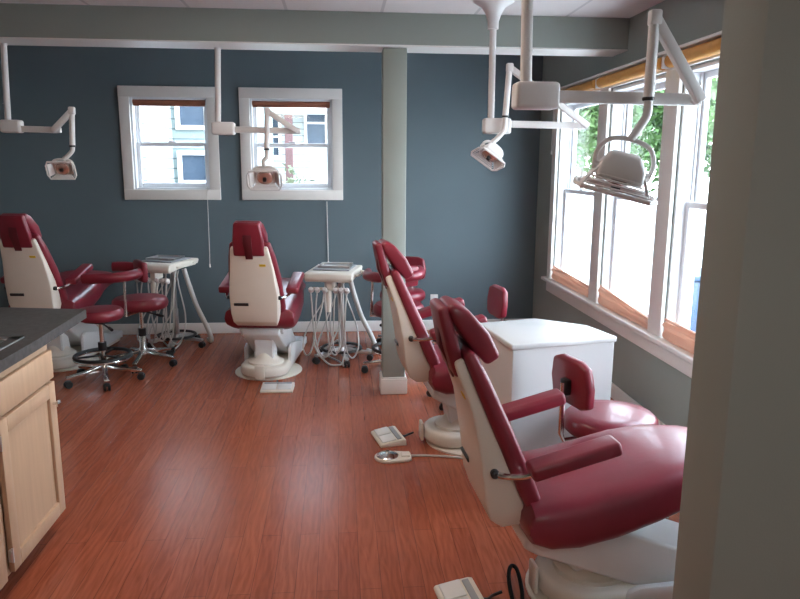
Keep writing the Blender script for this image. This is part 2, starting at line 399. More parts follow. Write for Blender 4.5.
# ------------------------------------------------------------------ dental chair
def dental_chair(label, loc, rz, dz, bx=0., da=0.):
    """dz: how far the lift has raised the seat and back; bx: slide of the base; da: armrest height"""
    t = thing('dental_chair', label, 'dental chair', loc, rz, 'burgundy dental chairs')
    Z = T((0, 0, dz)); B0 = T((bx, 0, 0)); BM = Z @ T((-.017, 0, .455)) @ RY(-22.8)
    # backrest cushion (front) with flat padded sides
    p = Part(); p.slab([(-.105, .016, .062, .184), (.05, .0, .066, .196), (.28, .0, .064, .188), (.46, .002, .058, .166), (.575, .008, .050, .142)], .020, 3, BM)
    p.build('back_cushion', VINYL, t)
    # rear shell
    p = Part(); p.slab([(-.085, -.035, .022, .130), (-.055, -.095, .012, .150), (-.005, -.124, .004, .162), (.07, -.118, .003, .170), (.20, -.080, .003, .174), (.38, -.040, .003, .155), (.535, -.030, .004, .134), (.558, -.026, .006, .128)], .010, 3, BM)
    sh_ = p.build('back_shell', SHELL, t)
    p = Part(); p.box((-.0995, .090, .135), (.014, .105, .020), .002, 1, BM); p.build('name_strip', BLACK, sh_)
    p = Part(); p.box((-.0375, -.085, .425), (.006, .045, .018), .001, 1, BM); p.build('warning_sticker', YELLOW, sh_, label='small yellow sticker')
    # headrest: mounting tongue, rear panel, front pad
    p = Part(); p.slab([(.475, -.044, -.036, .026), (.54, -.042, -.030, .028), (.60, -.046, -.028, .030), (.66, -.022, -.008, .030)], .004, 2, BM)
    p.build('headrest_strap', DVINYL, t)
    HM = Z @ T((-.245, 0, .955)) @ RY(-13)
    p = Part(); p.slab([(-.055, -.018, .018, .110), (.05, -.026, .022, .108), (.19, -.024, .014, .090)], .015, 3, HM)
    p.build('headrest_panel', VINYL, t)
    FM = Z @ T((-.268, 0, 1.122)) @ RY(-33)
    p = Part(); p.slab([(-.225, .006, .062, .108), (-.13, -.008, .072, .112), (-.03, -.010, .056, .100), (.018, -.004, .028, .090)], .022, 3, FM)
    p.build('headrest_pad', VINYL, t)
    p = Part(); p.tube([(-.280, -.072, 1.118+dz), (-.280, .072, 1.118+dz)], .021, 12); p.build('headrest_hinge', DVINYL, t)
    # seat: thick cushion, its upholstered sides rolled under, rising towards the thighs
    def wf(x): return 1.0 if x < .42 else max(.64, 1 - .62*(x-.42))
    bm = bmesh.new(); secs = []
    prof_top = [(-.02, .425), (.0, .475), (.06, .488), (.16, .500), (.30, .530), (.45, .568), (.58, .590), (.72, .585), (.88, .555), (1.02, .515), (1.06, .49)]
    prof_bot = [(-.02, .385), (.0, .335), (.07, .305), (.17, .303), (.30, .330), (.45, .380), (.58, .420), (.72, .442), (.88, .445), (1.02, .440), (1.06, .465)]
    K = 12
    for (x0, zt), (x1, zb) in zip(prof_top, prof_bot):
        w = .258*wf(x0); h2 = (zt-zb)/2; zc = (zt+zb)/2 + dz; ring = []
        for k in range(4*K):
            a = 2*math.pi*k/(4*K); ca, sa = math.cos(a), math.sin(a)
            yy = w*math.copysign(abs(ca)**.36, ca); s2 = math.copysign(abs(sa)**.5, sa)
            crown = .012*(1-(yy/w)**2) if sa > 0 else 0
            ring.append(bm.verts.new(((x0 if sa > 0 else x1)*.5 + (x0+x1)*.25, yy, zc + s2*h2 + crown*sa)))
        secs.append(ring)
    bm.faces.new(secs[0]); bm.faces.new(secs[-1][::-1])
    for a, b in zip(secs, secs[1:]):
        for k in range(4*K): bm.faces.new((a[k], b[k], b[(k+1) % (4*K)], a[(k+1) % (4*K)]))
    bmesh.ops.recalc_face_normals(bm, faces=bm.faces); p = Part(); p.merge(bm)
    p.build('seat', VINYL, t, ang=50)
    p = Part(); p.prism([(.02, .30), (.04, .35), (.30, .38), (.52, .44), (.56, .41), (.34, .31), (.06, .27)], -.17, .17, .015, 2, M=Z); p.build('seat_pan', WHITE, t)
    # armrests on chrome brackets
    for s in (-1, 1):
        ZA = Z @ T((0, 0, da)); A = ZA @ T((-.03, s*.250, .618)) @ RY(-15)
        p = Part(); p.box((.155, 0, 0), (.31, .088, .050), .014, 3, A); a = p.build('armrest', VINYL, t)
        p = Part(); p.tube(spline([(-.13, s*.165, .585), (-.10, s*.205, .585), (-.04, s*.225, .590), (.0, s*.24, .608), (.05, s*.25, .628)], 5), .011, 8, ZA); p.build('armrest_bracket', CHROME, a)
        p = Part(); p.lathe([(0, -.018), (.014, -.016), (.016, .010), (.009, .018), (0, .018)], 14, ZA @ T((-.125, s*.18, .585)) @ RX(90)); p.build('armrest_knob', BLACK, a)
    # lift arm between the seat pan and the toe end of the base
    p = Part(); p.prism([(.0, .275+dz), (.01, .325+dz), (.27, .345+dz), (.35, .325+dz), (.68+bx, .145), (.72+bx, .10), (.56+bx, .045), (.34+bx*.5, .10+dz*.3), (.05, .245+dz)], -.145, .145, .016, 3)
    p.build('lift_arm', WHITE, t)
    p = Part(); p.prism([(.10+bx, .10), (.09, .26+dz), (.20, .23+dz*.6), (.24+bx, .10)], -.075, .075, .01, 1); p.build('lift_bracket', WHITE, t)
    # base
    plan = []
    for k in range(13):
        a = R(90 + 180*k/12); plan.append((.12 + .165*math.cos(a), .185*math.sin(a)))
    plan += [(.92, -.18), (.97, -.13), (.97, .13), (.92, .18)]
    p = Part(); p.prism(plan, .018, .100, .026, 3, axis='Z', M=B0); p.build('base_cover', CREAM, t)
    p = Part(); p.lathe([(.14, .095), (.135, .125), (.095, .145), (.085, .16), (.06, .20), (.03, .215), (0, .218)], 24, T((.16+bx, 0, -.01))); p.build('motor_dome', CREAM, t)
    for s in (-1, 1):
        p = Part(); p.prism([(.24, .05), (.22, .08), (.23, .095+dz*1.4), (.28, .115+dz*1.4), (.46, .12+dz), (.74, .125), (.95, .11), (.95, .05)], -.014, .014, .008, 2, M=T((bx, s*.172, 0))); p.build('base_skirt', WHITE, t)
    p = Part(); p.prism([(.73, .09), (.74, .125), (.80, .13), (.95, .11), (.95, .09)], -.155, .155, .01, 2, M=B0); p.build('toe_block', WHITE, t)
    p = Part(); p.lathe([(0, 0), (.265, 0), (.265, .008), (.255, .014), (0, .014)], 40, T((.25+.6*bx, 0, 0)), 1, .98); p.build('floor_plate', CREAM, t)
    p = Part(); p.box((-.058+bx, 0, .075), (.018, .075, .11), .008, 2); p.build('kick_plate', CREAM, t)
    return t
dental_chair('burgundy dental chair in the right foreground, seen from its side beside the wall end', (.625, 2.345, 0), R(3), 0, .15)
dental_chair('burgundy dental chair in front of the column and left of the white cart', (.492, 3.86, 0), R(4), .045, .03, .045)
dental_chair('burgundy dental chair seen from behind below the right back window', (-.600, 5.14, 0), R(83), .072)
dental_chair('burgundy dental chair seen from behind at the far left, past the dark counter', (-2.28, 5.47, 0), R(83), .10)

# ------------------------------------------------------------------ stools
def stool_base(t, ring=True, z_seat=.46, a0=0., chrome=CHROME):
    p = Part(); p.lathe([(.034, .085), (.036, .13), (.026, .15), (.026, .28), (.016, .285), (.016, z_seat)], 18); p.build('gas_column', chrome, t)
    p = Part(); p.lathe([(.030, .30), (.030, .24), (.027, .24)], 16); p.build('column_sleeve', BLACK, t)
    for k in range(5):
        a = a0 + 72*k; M = RZ(a)
        p = Part(); p.prism([(.02, .13), (.03, .075), (.26, .062), (.275, .072), (.27, .085), (.12, .105)], -.018, .018, .006, 2, M=M); lg = p.build('leg', chrome, t)
        p = Part()
        for s in (-1, 1): p.lathe([(0, -.009), (.022, -.009), (.027, -.005), (.027, .005), (.022, .009), (0, .009)], 16, M @ T((.262, s*.014, .0275)) @ RX(90))
        p.box((.262, 0, .045), (.036, .03, .022), .005, 2, M); p.build('caster', BLACK, lg)
    if ring:
        p = Part(); p.tube([(.195*math.cos(2*math.pi*k/36), .195*math.sin(2*math.pi*k/36), .20) for k in range(36)], .014, 8, closed=True)
        fr = p.build('foot_ring', BLACK, t)
        p = Part(); p.tube([(.201*math.cos(2*math.pi*k/36), .201*math.sin(2*math.pi*k/36), .186) for k in range(36)], .009, 8, closed=True); p.build('ring_rim', chrome, fr)
        for k in range(3):
            q = Part(); q.box((.11, 0, .20), (.17, .022, .012), .004, 1, RZ(a0+36+120*k)); q.build('ring_spoke', BLACK, fr)
    p = Part(); p.box((0, 0, z_seat-.012), (.16, .16, .02), .006, 2); p.tube([(.05, -.05, z_seat-.02), (.16, -.12, z_seat-.035)], .006, 8)
    p.tube([(.15, -.113, z_seat-.033), (.20, -.15, z_seat-.038)], .011, 8); p.build('seat_lever', BLACK, t)
def seat_pad(t, r, z, th=.085, sx=1, sy=1):
    p = Part(); p.lathe([(0, 0), (r*.90, 0), (r*.975, th*.16), (r, th*.42), (r*.97, th*.72), (r*.88, th*.92), (r*.6, th*1.0), (0, th*1.02)], 36, T((0, 0, z)), sx, sy); return p.build('seat', VINYL, t)

ST_A = thing('stool', 'round burgundy stool with black foot ring, just past the dark counter corner', 'stool', (-1.765, 5.20, 0), R(-18))
stool_base(ST_A, True, .475, -66+18-3); seat_pad(ST_A, .168, .477, .082)

def arm_stool(label, grp, loc, rz, ring):
    t = thing('stool', label, 'stool', loc, rz, grp)
    stool_base(t, ring, .465, 52); seat_pad(t, .20, .467, .095, 1.08, 1)
    # wrap-around body arm: open towards local -x
    pts = spline([(-.345, -.218, .740), (-.25, -.230, .744), (-.12, -.222, .748), (-.01, -.14, .754), (.025, 0, .760), (-.01, .13, .765), (-.12, .175, .775), (-.24, .18, .775)], 6)
    N = len(pts); rad = [.032 + .010*min(1, i/(N*.25)) for i in range(N)]
    p = Part(); p.tube(pts, rad, 14, ry=.040)
    p.lathe([(0, -.039), (.020, -.032), (.031, 0), (.020, .032), (0, .039)], 12, T(pts[0])); p.build('body_arm', VINYL, t)
    p = Part(); p.slab([(-.09, -.015, .035, .13), (.07, -.015, .035, .135)], .02, 3, T((.0, .03, .77)) @ RZ(28)); p.build('back_pad', VINYL, t)
    p = Part(); p.tube([(-.06, -.195, .735), (-.06, -.21, .44)], .011, 10); p.tube([(-.06, -.21, .45), (-.0, -.05, .45)], .012, 8); p.build('arm_post', CHROME, t)
    return t
arm_stool('burgundy stool with wrap-around arm, between the far left chair and its instrument cart', 'wrap-around arm stools', (-1.595, 5.64, 0), R(2), False)
arm_stool('burgundy stool with wrap-around arm, mostly hidden behind the column', 'wrap-around arm stools', (.445, 5.27, 0), R(-90), True)

def back_stool(label, loc, rz, dz=0., lean=0.):
    t = thing('stool', label, 'stool', loc, rz, 'stools with small back pads')
    zs = .455+dz
    stool_base(t, False, zs, 36); seat_pad(t, .20, zs+.002, .09, 1.05, 1)
    p = Part(); p.tube([(-.02, 0, zs-.015), (-.235, 0, zs-.015), (-.25, 0, zs+.02), (-.25, 0, zs+.25)], .0125, 10); p.build('back_post', CHROME, t)
    p = Part(); p.box((-.238, 0, zs+.23), (.03, .05, .07), .008, 2); p.build('back_bracket', BLACK, t)
    B = T((-.205, 0, zs+.25)) @ RY(-4)
    p = Part(); p.prism([(-.135, -.085), (-.145, 0), (-.125, .085), (-.07, .105), (.07, .105), (.125, .085), (.145, 0), (.135, -.085), (.08, -.105), (-.08, -.105)], -.021, .021, .014, 3, M=B, axis='X')
    p.build('back_pad', VINYL, t)
    return t
ST_D = back_stool('burgundy stool with back pad, behind the foreground chair and in front of the white cart', (1.185, 2.85, 0), R(14), -.01)
dup(ST_D, (.86, 4.56, 0), R(189), 'burgundy stool whose back pad rises above the far edge of the white cart', 'stools with small back pads')
dup(ST_D, (.54, 5.98, 0), R(-115), 'burgundy stool with back pad, by the back wall just right of the column', 'stools with small back pads')

# ------------------------------------------------------------------ instrument carts
def cart(label):
    Q = T((0, 0, .028)) @ Matrix.Diagonal((1.08, 1.05, 1, 1))
    t = thing('instrument_cart', label, 'instrument cart', (0, 0, 0), 0, 'instrument carts with hoses')
    # body: front towards -y
    p = Part(); p.prism([(-.22, .672), (-.235, .70), (-.225, .735), (-.20, .748), (.21, .752), (.22, .735), (.20, .705), (-.10, .69)], -.175, .175, .014, 3, M=Q @ RZ(90))
    p.build('cart_head', CREAM, t)
    p = Part(); p.box((0, .02, .755), (.27, .30, .010), .003, 1, Q); p.build('top_mat', GREY, t)
    # handles at both sides
    for s in (-1, 1):
        p = Part(); p.tube(spline([(s*.172, -.12, .715), (s*.20, -.10, .715), (s*.20, .10, .715), (s*.172, .12, .715)], 5), .009, 8, Q); p.build('side_handle', CREAM, t)
    # holder bar and handpiece holders
    p = Part(); p.box((0, -.185, .640), (.30, .022, .022), .005, 2); p.box((0, -.14, .67), (.05, .12, .06), .005, 1); p.build('holder_bar', CREAM, t)
    hx = [-.145, -.095, -.035, .05, .095, .142]
    for i, x in enumerate(hx):
        p = Part(); p.lathe([(.0, -.028), (.012, -.026), (.021, -.010), (.021, .016), (.014, .026), (0, .028)], 12, T((x, -.205, .632)) @ RX(55)); p.build('handpiece_holder', WHITE, t)
    # hanging cup
    p = Part(); p.lathe([(.0, .45), (.022, .45), (.028, .52), (.028, .60), (.022, .62), (.0, .62)], 16, T((-.025, -.15, 0))); p.build('solids_cup', CREAM, t)
    # hoses
    rnd = random.Random(3)
    for i, x in enumerate(hx):
        d = (-1)**i
        low = .07 + .05*rnd.random(); sw = d*(.035+.04*rnd.random())
        pts = [(x, -.215, .615), (x+.01*d, -.225, .50), (x+.02*d, -.215, .30), (x+sw, -.20, low+.05), (x+sw*1.9, -.16, low), (x+sw*2.6, -.10, low+.08), (x+sw*1.9, -.02, .32), (x*.5+.03*d, .06, .55), (x*.5, .08, .68)]
        p = Part(); p.tube(spline(pts, 7), .0062, 8); p.build('hose', HOSE, t)
    for i in range(2):
        x = -.12+.2*i
        pts = [(x*.7, .05, .68), (x*.9, -.02, .45), (x*1.3, -.10, .18), (x*.6+.05, -.19, .035), (x*.2+.10, -.12, .02), (x, .06, .06), (.0, .09, .16)]
        p = Part(); p.tube(spline(pts, 7), .007, 8); p.build('hose', HOSE, t)
    # post and base
    p = Part(); p.lathe([(.024, .07), (.024, .34), (.018, .345), (.018, .72)], 16, T((.04, .05, 0))); p.build('post', STEEL, t)
    p = Part(); p.tube([(.04+.16*math.cos(2*math.pi*k/30), .05+.16*math.sin(2*math.pi*k/30), .105) for k in range(30)], .012, 8, closed=True); p.build('base_ring', BLACK, t)
    for k in range(5):
        M = T((.04, .05, 0)) @ RZ(-90+22+72*k)
        p = Part(); p.prism([(.015, .115), (.02, .07), (.235, .058), (.25, .068), (.24, .08), (.12, .095)], -.018, .018, .006, 2, M=M); lg = p.build('leg', STEEL, t)
        p = Part()
        for s in (-1, 1): p.lathe([(0, -.009), (.022, -.009), (.027, -.005), (.027, .005), (.022, .009), (0, .009)], 14, M @ T((.237, s*.014, .0275)) @ RX(90))
        p.box((.237, 0, .043), (.034, .03, .022), .005, 2, M); p.build('caster', BLACK, lg)
    # fat umbilical down to the floor
    p = Part(); p.tube(spline([(.10, .12, .69), (.13, .14, .55), (.19, .15, .36), (.27, .15, .20), (.31, .16, .09), (.29, .20, .035), (.22, .28, .026)], 7), .021, 12); p.build('umbilical', HOSE, t)
    return t
CB = cart('white instrument cart with tangled hoses, between the right back window chair and the column')
CB.location = (-.045, 5.62, 0); CB.rotation_euler = (0, 0, R(-12))
CA = dup(CB, (-1.51, 6.17, 0), R(-20), 'white instrument cart with hoses, standing right of the far left chair', 'instrument carts with hoses')
def tray(label, base, off=(0, .02), rz=0):
    t = thing('instrument_tray', label, 'tray', (0, 0, 0), 0, 'metal trays on the carts')
    p = Part(); p.box((0, 0, .003), (.25, .20, .004), .001, 1)
    for s in (-1, 1):
        p.box((s*.126, 0, .010), (.008, .21, .018), .003, 2); p.box((0, s*.103, .010), (.25, .008, .018), .003, 2)
    p.build('tray_pan', STEEL, t)
    p = Part(); p.box((0, 0, .0065), (.22, .17, .003), .001, 1); p.build('tray_liner', GREY, t)
    M = T(base.location) @ Matrix.Rotation(base.rotation_euler.z, 4, 'Z') @ T((off[0], off[1], .7885)) @ RZ(rz)
    t.matrix_basis = M
    return t
tray('low metal tray on top of the instrument cart left of the column', CB, (.0, .04), 3)
tray('low metal tray on top of the instrument cart beside the far left chair', CA, (-.01, .02), 6)

# ------------------------------------------------------------------ foot controllers and pedal
def foot_ctl(label, loc, rz, lead):
    t = thing('foot_controller', label, 'foot control', loc, rz, 'foot controllers behind the chairs')
    p = Part(); p.prism([(-.075, 0), (-.078, .012), (-.07, .020), (.06, .038), (.078, .034), (.08, 0)], -.115, .115, .004, 2); p.build('housing', CREAM, t)
    for s in (-1, 1):
        p = Part(); p.prism([(-.062, .022), (-.06, .030), (.020, .042), (.024, .034)], -.05, .05, .004, 2, M=T((0, s*.054, 0))); p.build('pedal', WHITE, t)
    p = Part(); p.prism([(.03, .034), (.03, .039), (.055, .0425), (.055, .038)], -.098, .098, .001, 1); p.build('control_strip', GREY, t)
    p = Part(); p.tube(spline(lead, 6), .006, 8); p.build('lead', BLACK, t)
    return t
FC = foot_ctl('cream foot controller on the floor behind the chair below the right back window', (-.46, 4.895, 0), R(88), [(.07, 0, .02), (.10, .0, .012), (.13, .02, .01), (.165, .02, .02)])
dup(FC, (.272, 3.91, 0), R(12), 'cream foot controller on the floor left of the chair in front of the column', 'foot controllers behind the chairs')
dup(FC, (.435, 2.30, 0), R(8), 'cream foot controller on the floor at the bottom edge, behind the foreground chair', 'foot controllers behind the chairs')
t = thing('foot_pedal', 'chrome disc foot pedal with white hose on the open floor', 'foot pedal', (.262, 3.635, 0))
p = Part(); p.prism([(-.085*math.cos(R(a)) if abs(a) <= 90 else 0, .075*math.sin(R(a))) for a in range(-90, 91, 15)] + [(.10, .055), (.12, .04), (.12, -.04), (.10, -.055)], 0, .018, .006, 2, axis='Z'); p.build('pedal_base', CREAM, t)
p = Part(); p.lathe([(0, .015), (.06, .015), (.062, .021), (.056, .026), (.03, .036), (.012, .04), (.010, .048), (0, .05)], 28, T((-.012, 0, 0))); p.build('pedal_disc', CHROME, t, label='chrome pedal disc')
p = Part(); p.box((.088, 0, .02), (.05, .06, .02), .006, 2); p.build('pedal_block', CREAM, t)
p = Part(); p.tube(spline([(.10, 0, .014), (.16, .012, .008), (.27, .0, .007), (.38, -.03, .007), (.50, -.08, .007), (.62, -.10, .007)], 6), .0065, 8); p.build('hose', HOSE, t)
# loop of black cable by the foreground chair
cz = [(.625, 2.05, .009), (.625, 2.18, .010), (.628, 2.32, .012), (.640, 2.42, .035), (.662, 2.47, .045), (.680, 2.45, .04), (.676, 2.36, .016), (.655, 2.26, .012), (.640, 2.16, .026), (.612, 2.05, .012)]
CABLE = mat('black_rubber', (.008, .008, .009), .85, spec=.2)
p = Part(); p.tube(spline(cz, 8), .008, 8); tag(p.build('power_cable', CABLE), 'loop of black cable on the floor behind the foreground chair', 'cable')

# ------------------------------------------------------------------ white cart cabinet
t = thing('cabinet', 'white cabinet on casters with chamfered top, between the two right hand chairs', 'cabinet', (0, 0, 0))
top = [(.709, 3.489), (.774, 3.026), (1.318, 3.150), (1.262, 3.402), (1.037, 3.583)]
cx = sum(a for a, b in top)/5; cy = sum(b for a, b in top)/5
def ins(k): return [(cx+(a-cx)*k, cy+(b-cy)*k) for a, b in top]
p = Part(); p.prism(top, .772, .80, .008, 3, axis='Z'); p.build('cabinet_top', LAMINATE, t)
p = Part(); p.prism(ins(.965), .085, .7725, .003, 1, axis='Z'); p.build('carcass', LAMINATE, t)
p = Part(); p.prism(ins(.99), .07, .095, .004, 1, axis='Z'); p.build('plinth', CREAM, t)
for (a, b) in [(.735, 3.42), (.795, 3.09), (1.26, 3.19), (1.20, 3.36), (1.03, 3.52)]:
    p = Part()
    for s in (-1, 1): p.lathe([(0, -.010), (.027, -.010), (.033, -.005), (.033, .005), (.027, .010), (0, .010)], 16, T((a, b+s*.014, .0335)) @ RX(90))
    p.box((a, b, .058), (.045, .03, .03), .004, 1); p.build('caster', BLACK, t)

# ------------------------------------------------------------------ left counter with base cabinet and sink
t = thing('base_cabinet', 'maple base cabinet with drawer and panel door under the dark counter', 'cabinet', (0, 0, 0))
CX = -1.235
p = Part()
for y in (1.03, 1.99, 2.97): p.box((CX-.312, y, .485), (.617, .02, .765), .002, 1)
p.box((CX-.61, 2.0, .485), (.02, 1.94, .765)); p.box((CX-.31, 2.0, .11), (.60, 1.94, .02))
for z, h in ((.845, .045), (.705, .03), (.107, .02)): p.box((CX-.012, 2.0, z), (.02, 1.94, h))
for y in (1.045, 1.98, 2.448, 2.955): p.box((CX-.013, y, .485), (.02, .05, .765))
p.build('carcass', MAPLE, t)
p = Part(); p.box((CX-.36, 2.0, .052), (.55, 1.92, .10)); p.build('toe_kick', BLACK, t)
def door(y0, y1, z0, z1):
    st = .06; p = Part(); x = CX+.009; th = .02
    p.box((x, y0+st/2, (z0+z1)/2), (th, st, z1-z0), .003, 2); p.box((x, y1-st/2, (z0+z1)/2), (th, st, z1-z0), .003, 2)
    p.box((x, (y0+y1)/2, z0+st/2), (th, y1-y0-2*st, st), .003, 2); p.box((x, (y0+y1)/2, z1-st/2), (th, y1-y0-2*st, st), .003, 2)
    d = p.build('door', MAPLE, t)
    p = Part(); p.box((x-.006, (y0+y1)/2, (z0+z1)/2), (.006, y1-y0-2*st+.01, z1-z0-2*st+.01)); p.build('door_panel', MAPLE, d)
    p = Part(); p.lathe([(0, 0), (.006, 0), (.006, .012), (.014, .018), (.015, .024), (.010, .030), (0, .031)], 16, T((CX+.019, y1-.035, z1-.09)) @ RY(90)); p.build('knob', CHROME, d)
    for z in (z0+.07, z1-.08):
        p = Part(); p.box((CX+.012, y0-.006, z), (.014, .012, .05), .003, 1); p.tube([(CX+.018, y0-.004, z-.028), (CX+.018, y0-.004, z+.028)], .005, 8); p.build('hinge', STEEL, d)
door(2.475, 2.97, .105, .692)
p = Part(); p.box((CX+.009, 2.72, .768), (.02, .50, .122), .004, 2); p.build('drawer', MAPLE, t)
p = Part(); p.box((CX+.009, 2.20, .768), (.02, .46, .122), .004, 2); p.build('drawer', MAPLE, t)
door(1.975, 2.42, .105, .692)
# countertop with sink cut-out (ring of boards)
p = Part(); z0, z1 = .868, .91
def pz(pts): p.prism(pts, z0, z1, 0, 1, axis='Z')
pz([(-1.87, 1.0), (-1.205, 1.0), (-1.205, 2.0), (-1.87, 2.0)])
pz([(-1.87, 2.0), (-1.70, 2.0), (-1.70, 2.82), (-1.87, 2.82)])
pz([(-1.30, 2.0), (-1.205, 2.0), (-1.205, 2.82), (-1.30, 2.82)])
pz([(-1.87, 2.82), (-1.205, 2.82), (-1.222, 3.415), (-1.87, 3.53)])
bmesh.ops.remove_doubles(p.bm, verts=p.bm.verts, dist=1e-4)
tag(p.build('countertop', COUNTER), 'dark grey laminate countertop on the maple base cabinet', 'countertop')
t = thing('sink', 'stainless steel sink set into the dark grey countertop', 'sink', (-1.50, 2.41, .91))
p = Part(); w, l = .2, .41
for s in (-1, 1):
    p.box((s*(w+.008), 0, .003), (.05, 2*l+.066, .006), .002, 1); p.box((0, s*(l+.008), .003), (2*w+.066, .05, .006), .002, 1)
p.build('rim', STEEL, t)
p = Part()
for s in (-1, 1):
    p.box((s*(w-.012), 0, -.09), (.003, 2*l-.02, .18)); p.box((0, s*(l-.012), -.09), (2*w-.02, .003, .18))
p.box((0, 0, -.18), (2*w-.02, 2*l-.02, .003)); p.build('basin', STEEL, t)

# ------------------------------------------------------------------ ceiling-hung treatment lights
def head(t, M, sc=1.):
    """local: light leaves along -z, width along x; back housing above"""
    M = M @ Matrix.Scale(sc, 4)
    p = Part(); p.slab([(-.01, -.075, .075, .062), (.035, -.07, .07, .058), (.075, -.045, .045, .040)], .014, 3, M); hs = p.build('lamp_housing', LAMP, t)
    p = Part(); p.lathe([(0, -.020), (.030, -.022), (.058, -.012), (.062, -.006), (0, -.004)], 24, M); p.build('reflector', REFL, hs)
    p = Part(); p.box((0, 0, -.034), (.030, .026, .03), .006, 2, M); p.build('bulb_shield', BLACK, hs)
    # open frame around the front with slatted hood
    w, d = .125, .082
    pts = [(-w, -d*.55, -.045), (-w+.02, -d, -.045), (w-.02, -d, -.045), (w, -d*.55, -.045), (w, d*.55, -.045), (w-.02, d, -.045), (-w+.02, d, -.045), (-w, d*.55, -.045)]
    p = Part(); p.tube(pts, .008, 8, M, closed=True); fr = p.build('front_frame', LAMP, t)
    for sg in (-1, 1):
        for k in range(5):
            f = k/4.6; q = Part(); q.box((0, sg*(d-.002-.030*f), -.045+.052*f), (2*(w-.018-.05*f), .017, .006), .002, 1, M); q.build('hood_slat', LAMP, fr)
    for s in (-1, 1):
        q = Part(); q.slab([(-.05, s*(w-.02), s*(w-.012), .06), (.02, s*.066, s*.074, .05)], .002, 1, M); q.build('side_wing', LAMP, fr)
def dental_light(label, y, dy, S):
    """S: key points (x,z) in the plane of the arm"""
    x0, zt = S['pole_top']; t = thing('treatment_light', label, 'dental light', (x0, y, zt), 0, 'ceiling-hung treatment lights')
    def L(pt, yy=0.): return Vector((pt[0]-x0, yy, pt[1]-zt))
    xb0, xb1, zb0, zb1 = S['box']
    xp = S.get('pole_bot', x0)
    p = Part(); p.tube([L((x0, zt)), L((xp, zb1-.01))], .0195, 14)
    p.tube([L((xp, zb1+.10)), L((xp, zb1+.104))], .0205, 14); p.build('drop_pole', LAMP, t)
    c = Part()
    if S.get('canopy'): c.lathe([(.125, 0), (.12, -.02), (.07, -.05), (.045, -.09), (.032, -.13), (.032, -.17), (.02, -.172)], 28)
    else: c.lathe([(.024, -.008), (.024, -.014), (.02, -.02)], 20)
    c.build('ceiling_mount', LAMP, t)
    p = Part(); p.box(L(((xb0+xb1)/2, (zb0+zb1)/2)), (xb1-xb0, .085, zb1-zb0), .014, 3); p.build('pivot_box', LAMP, t)
    e = L(S['elbow'])
    a = Part(); xa = xb1-.01 if S['elbow'][0] > xb1 else xb0+.01
    st = L((xa, S['elbow'][1] + S.get('drop', .005)))
    dv = e-st; ang = math.degrees(math.atan2(-dv.z, dv.x))
    a.box((dv.length/2, 0, 0), (dv.length, .034, .040), .005, 2, T(st) @ RY(ang)); a.build('swing_arm', LAMP, t)
    # elbow joint
    p = Part(); p.lathe([(0, -.024), (.018, -.024), (.019, -.02), (.019, .02), (.018, .024), (0, .024)], 16, T(e) @ RX(90)); p.box(e+Vector((.008, 0, 0)), (.034, .036, .036), .004, 1); p.build('elbow_joint', LAMP, t)
    # spring arm, offset to the front
    f = L(S['top'], dy); e2 = e+Vector((0, dy, 0)); dv = f-e2; ang = math.degrees(math.atan2(-dv.z, dv.x))
    p = Part(); p.box((dv.length/2, 0, 0), (dv.length+.02, .032, .036), .005, 2, T(e2) @ RY(ang)); p.build('spring_arm', LAMP, t)
    # hanging tube
    tp = [f] + [L(q, dy) for q in S['tube']]
    p = Part(); p.tube([f+Vector((0, 0, .012)), tp[1]], .018, 12); p.box(f, (.040, .038, .05), .008, 2); p.build('drop_tube', LAMP, t)
    p = Part(); p.tube(spline(tp[1:], 5), .015, 12); p.build('bent_tube', LAMP, t)
    p = Part(); p.lathe([(.0185, -.006), (.0205, -.004), (.0205, .004), (.0185, .006)], 16, T(tp[1])); p.build('collar', BLACK, t)
    # yoke and head
    hc = L(S['head'], dy); HM = T(hc) @ S['rot']; sc = S.get('scale', 1.)
    end = tp[-1]
    ym = HM.inverted() @ end
    ya = math.atan2(ym.z, ym.y)
    yk = [(-.085*sc, 0, .02), (-.088*sc, .55*ym.y, .45*ym.z+.01), (-.06*sc, .92*ym.y, .9*ym.z), (0, ym.y, ym.z), (.06*sc, .92*ym.y, .9*ym.z), (.088*sc, .55*ym.y, .45*ym.z+.01), (.085*sc, 0, .02)]
    p = Part(); p.tube(spline(yk, 6), .0085, 8, HM)
    for s in (-1, 1): p.lathe([(0, -.012), (.014, -.012), (.014, .012), (0, .012)], 12, HM @ T((s*.08*sc, 0, .02)) @ RY(90))
    p.build('yoke', LAMP, t)
    head(t, HM, S.get('scale', 1.))
    return t
# D: nearest
dental_light('nearest and largest treatment light, over the foreground chair in front of the right windows', 2.42, -.045, dict(
    pole_top=(.620, ZC), pole_bot=.634, box=(.593, .744, 1.789, 1.878), elbow=(1.228, 1.828), top=(1.050, 2.085),
    tube=[(1.047, 1.825), (1.047, 1.775), (1.025, 1.735), (.995, 1.69)], head=(.962, 1.565), scale=1.1, rot=RY(12) @ RX(10) @ RZ(-18)))
# C
dental_light('treatment light on a flared ceiling mount, over the chair in front of the column', 4.25, -.07, dict(canopy=True,
    pole_top=(.905, ZC), pole_bot=.908, box=(.861, 1.026, 1.787, 1.878), elbow=(1.475, 1.840), top=(.995, 2.160),
    tube=[(.978, 1.885), (.974, 1.81), (.940, 1.765), (.905, 1.735)], head=(.893, 1.665), scale=.78, rot=RY(28) @ RX(-28) @ RZ(12)))
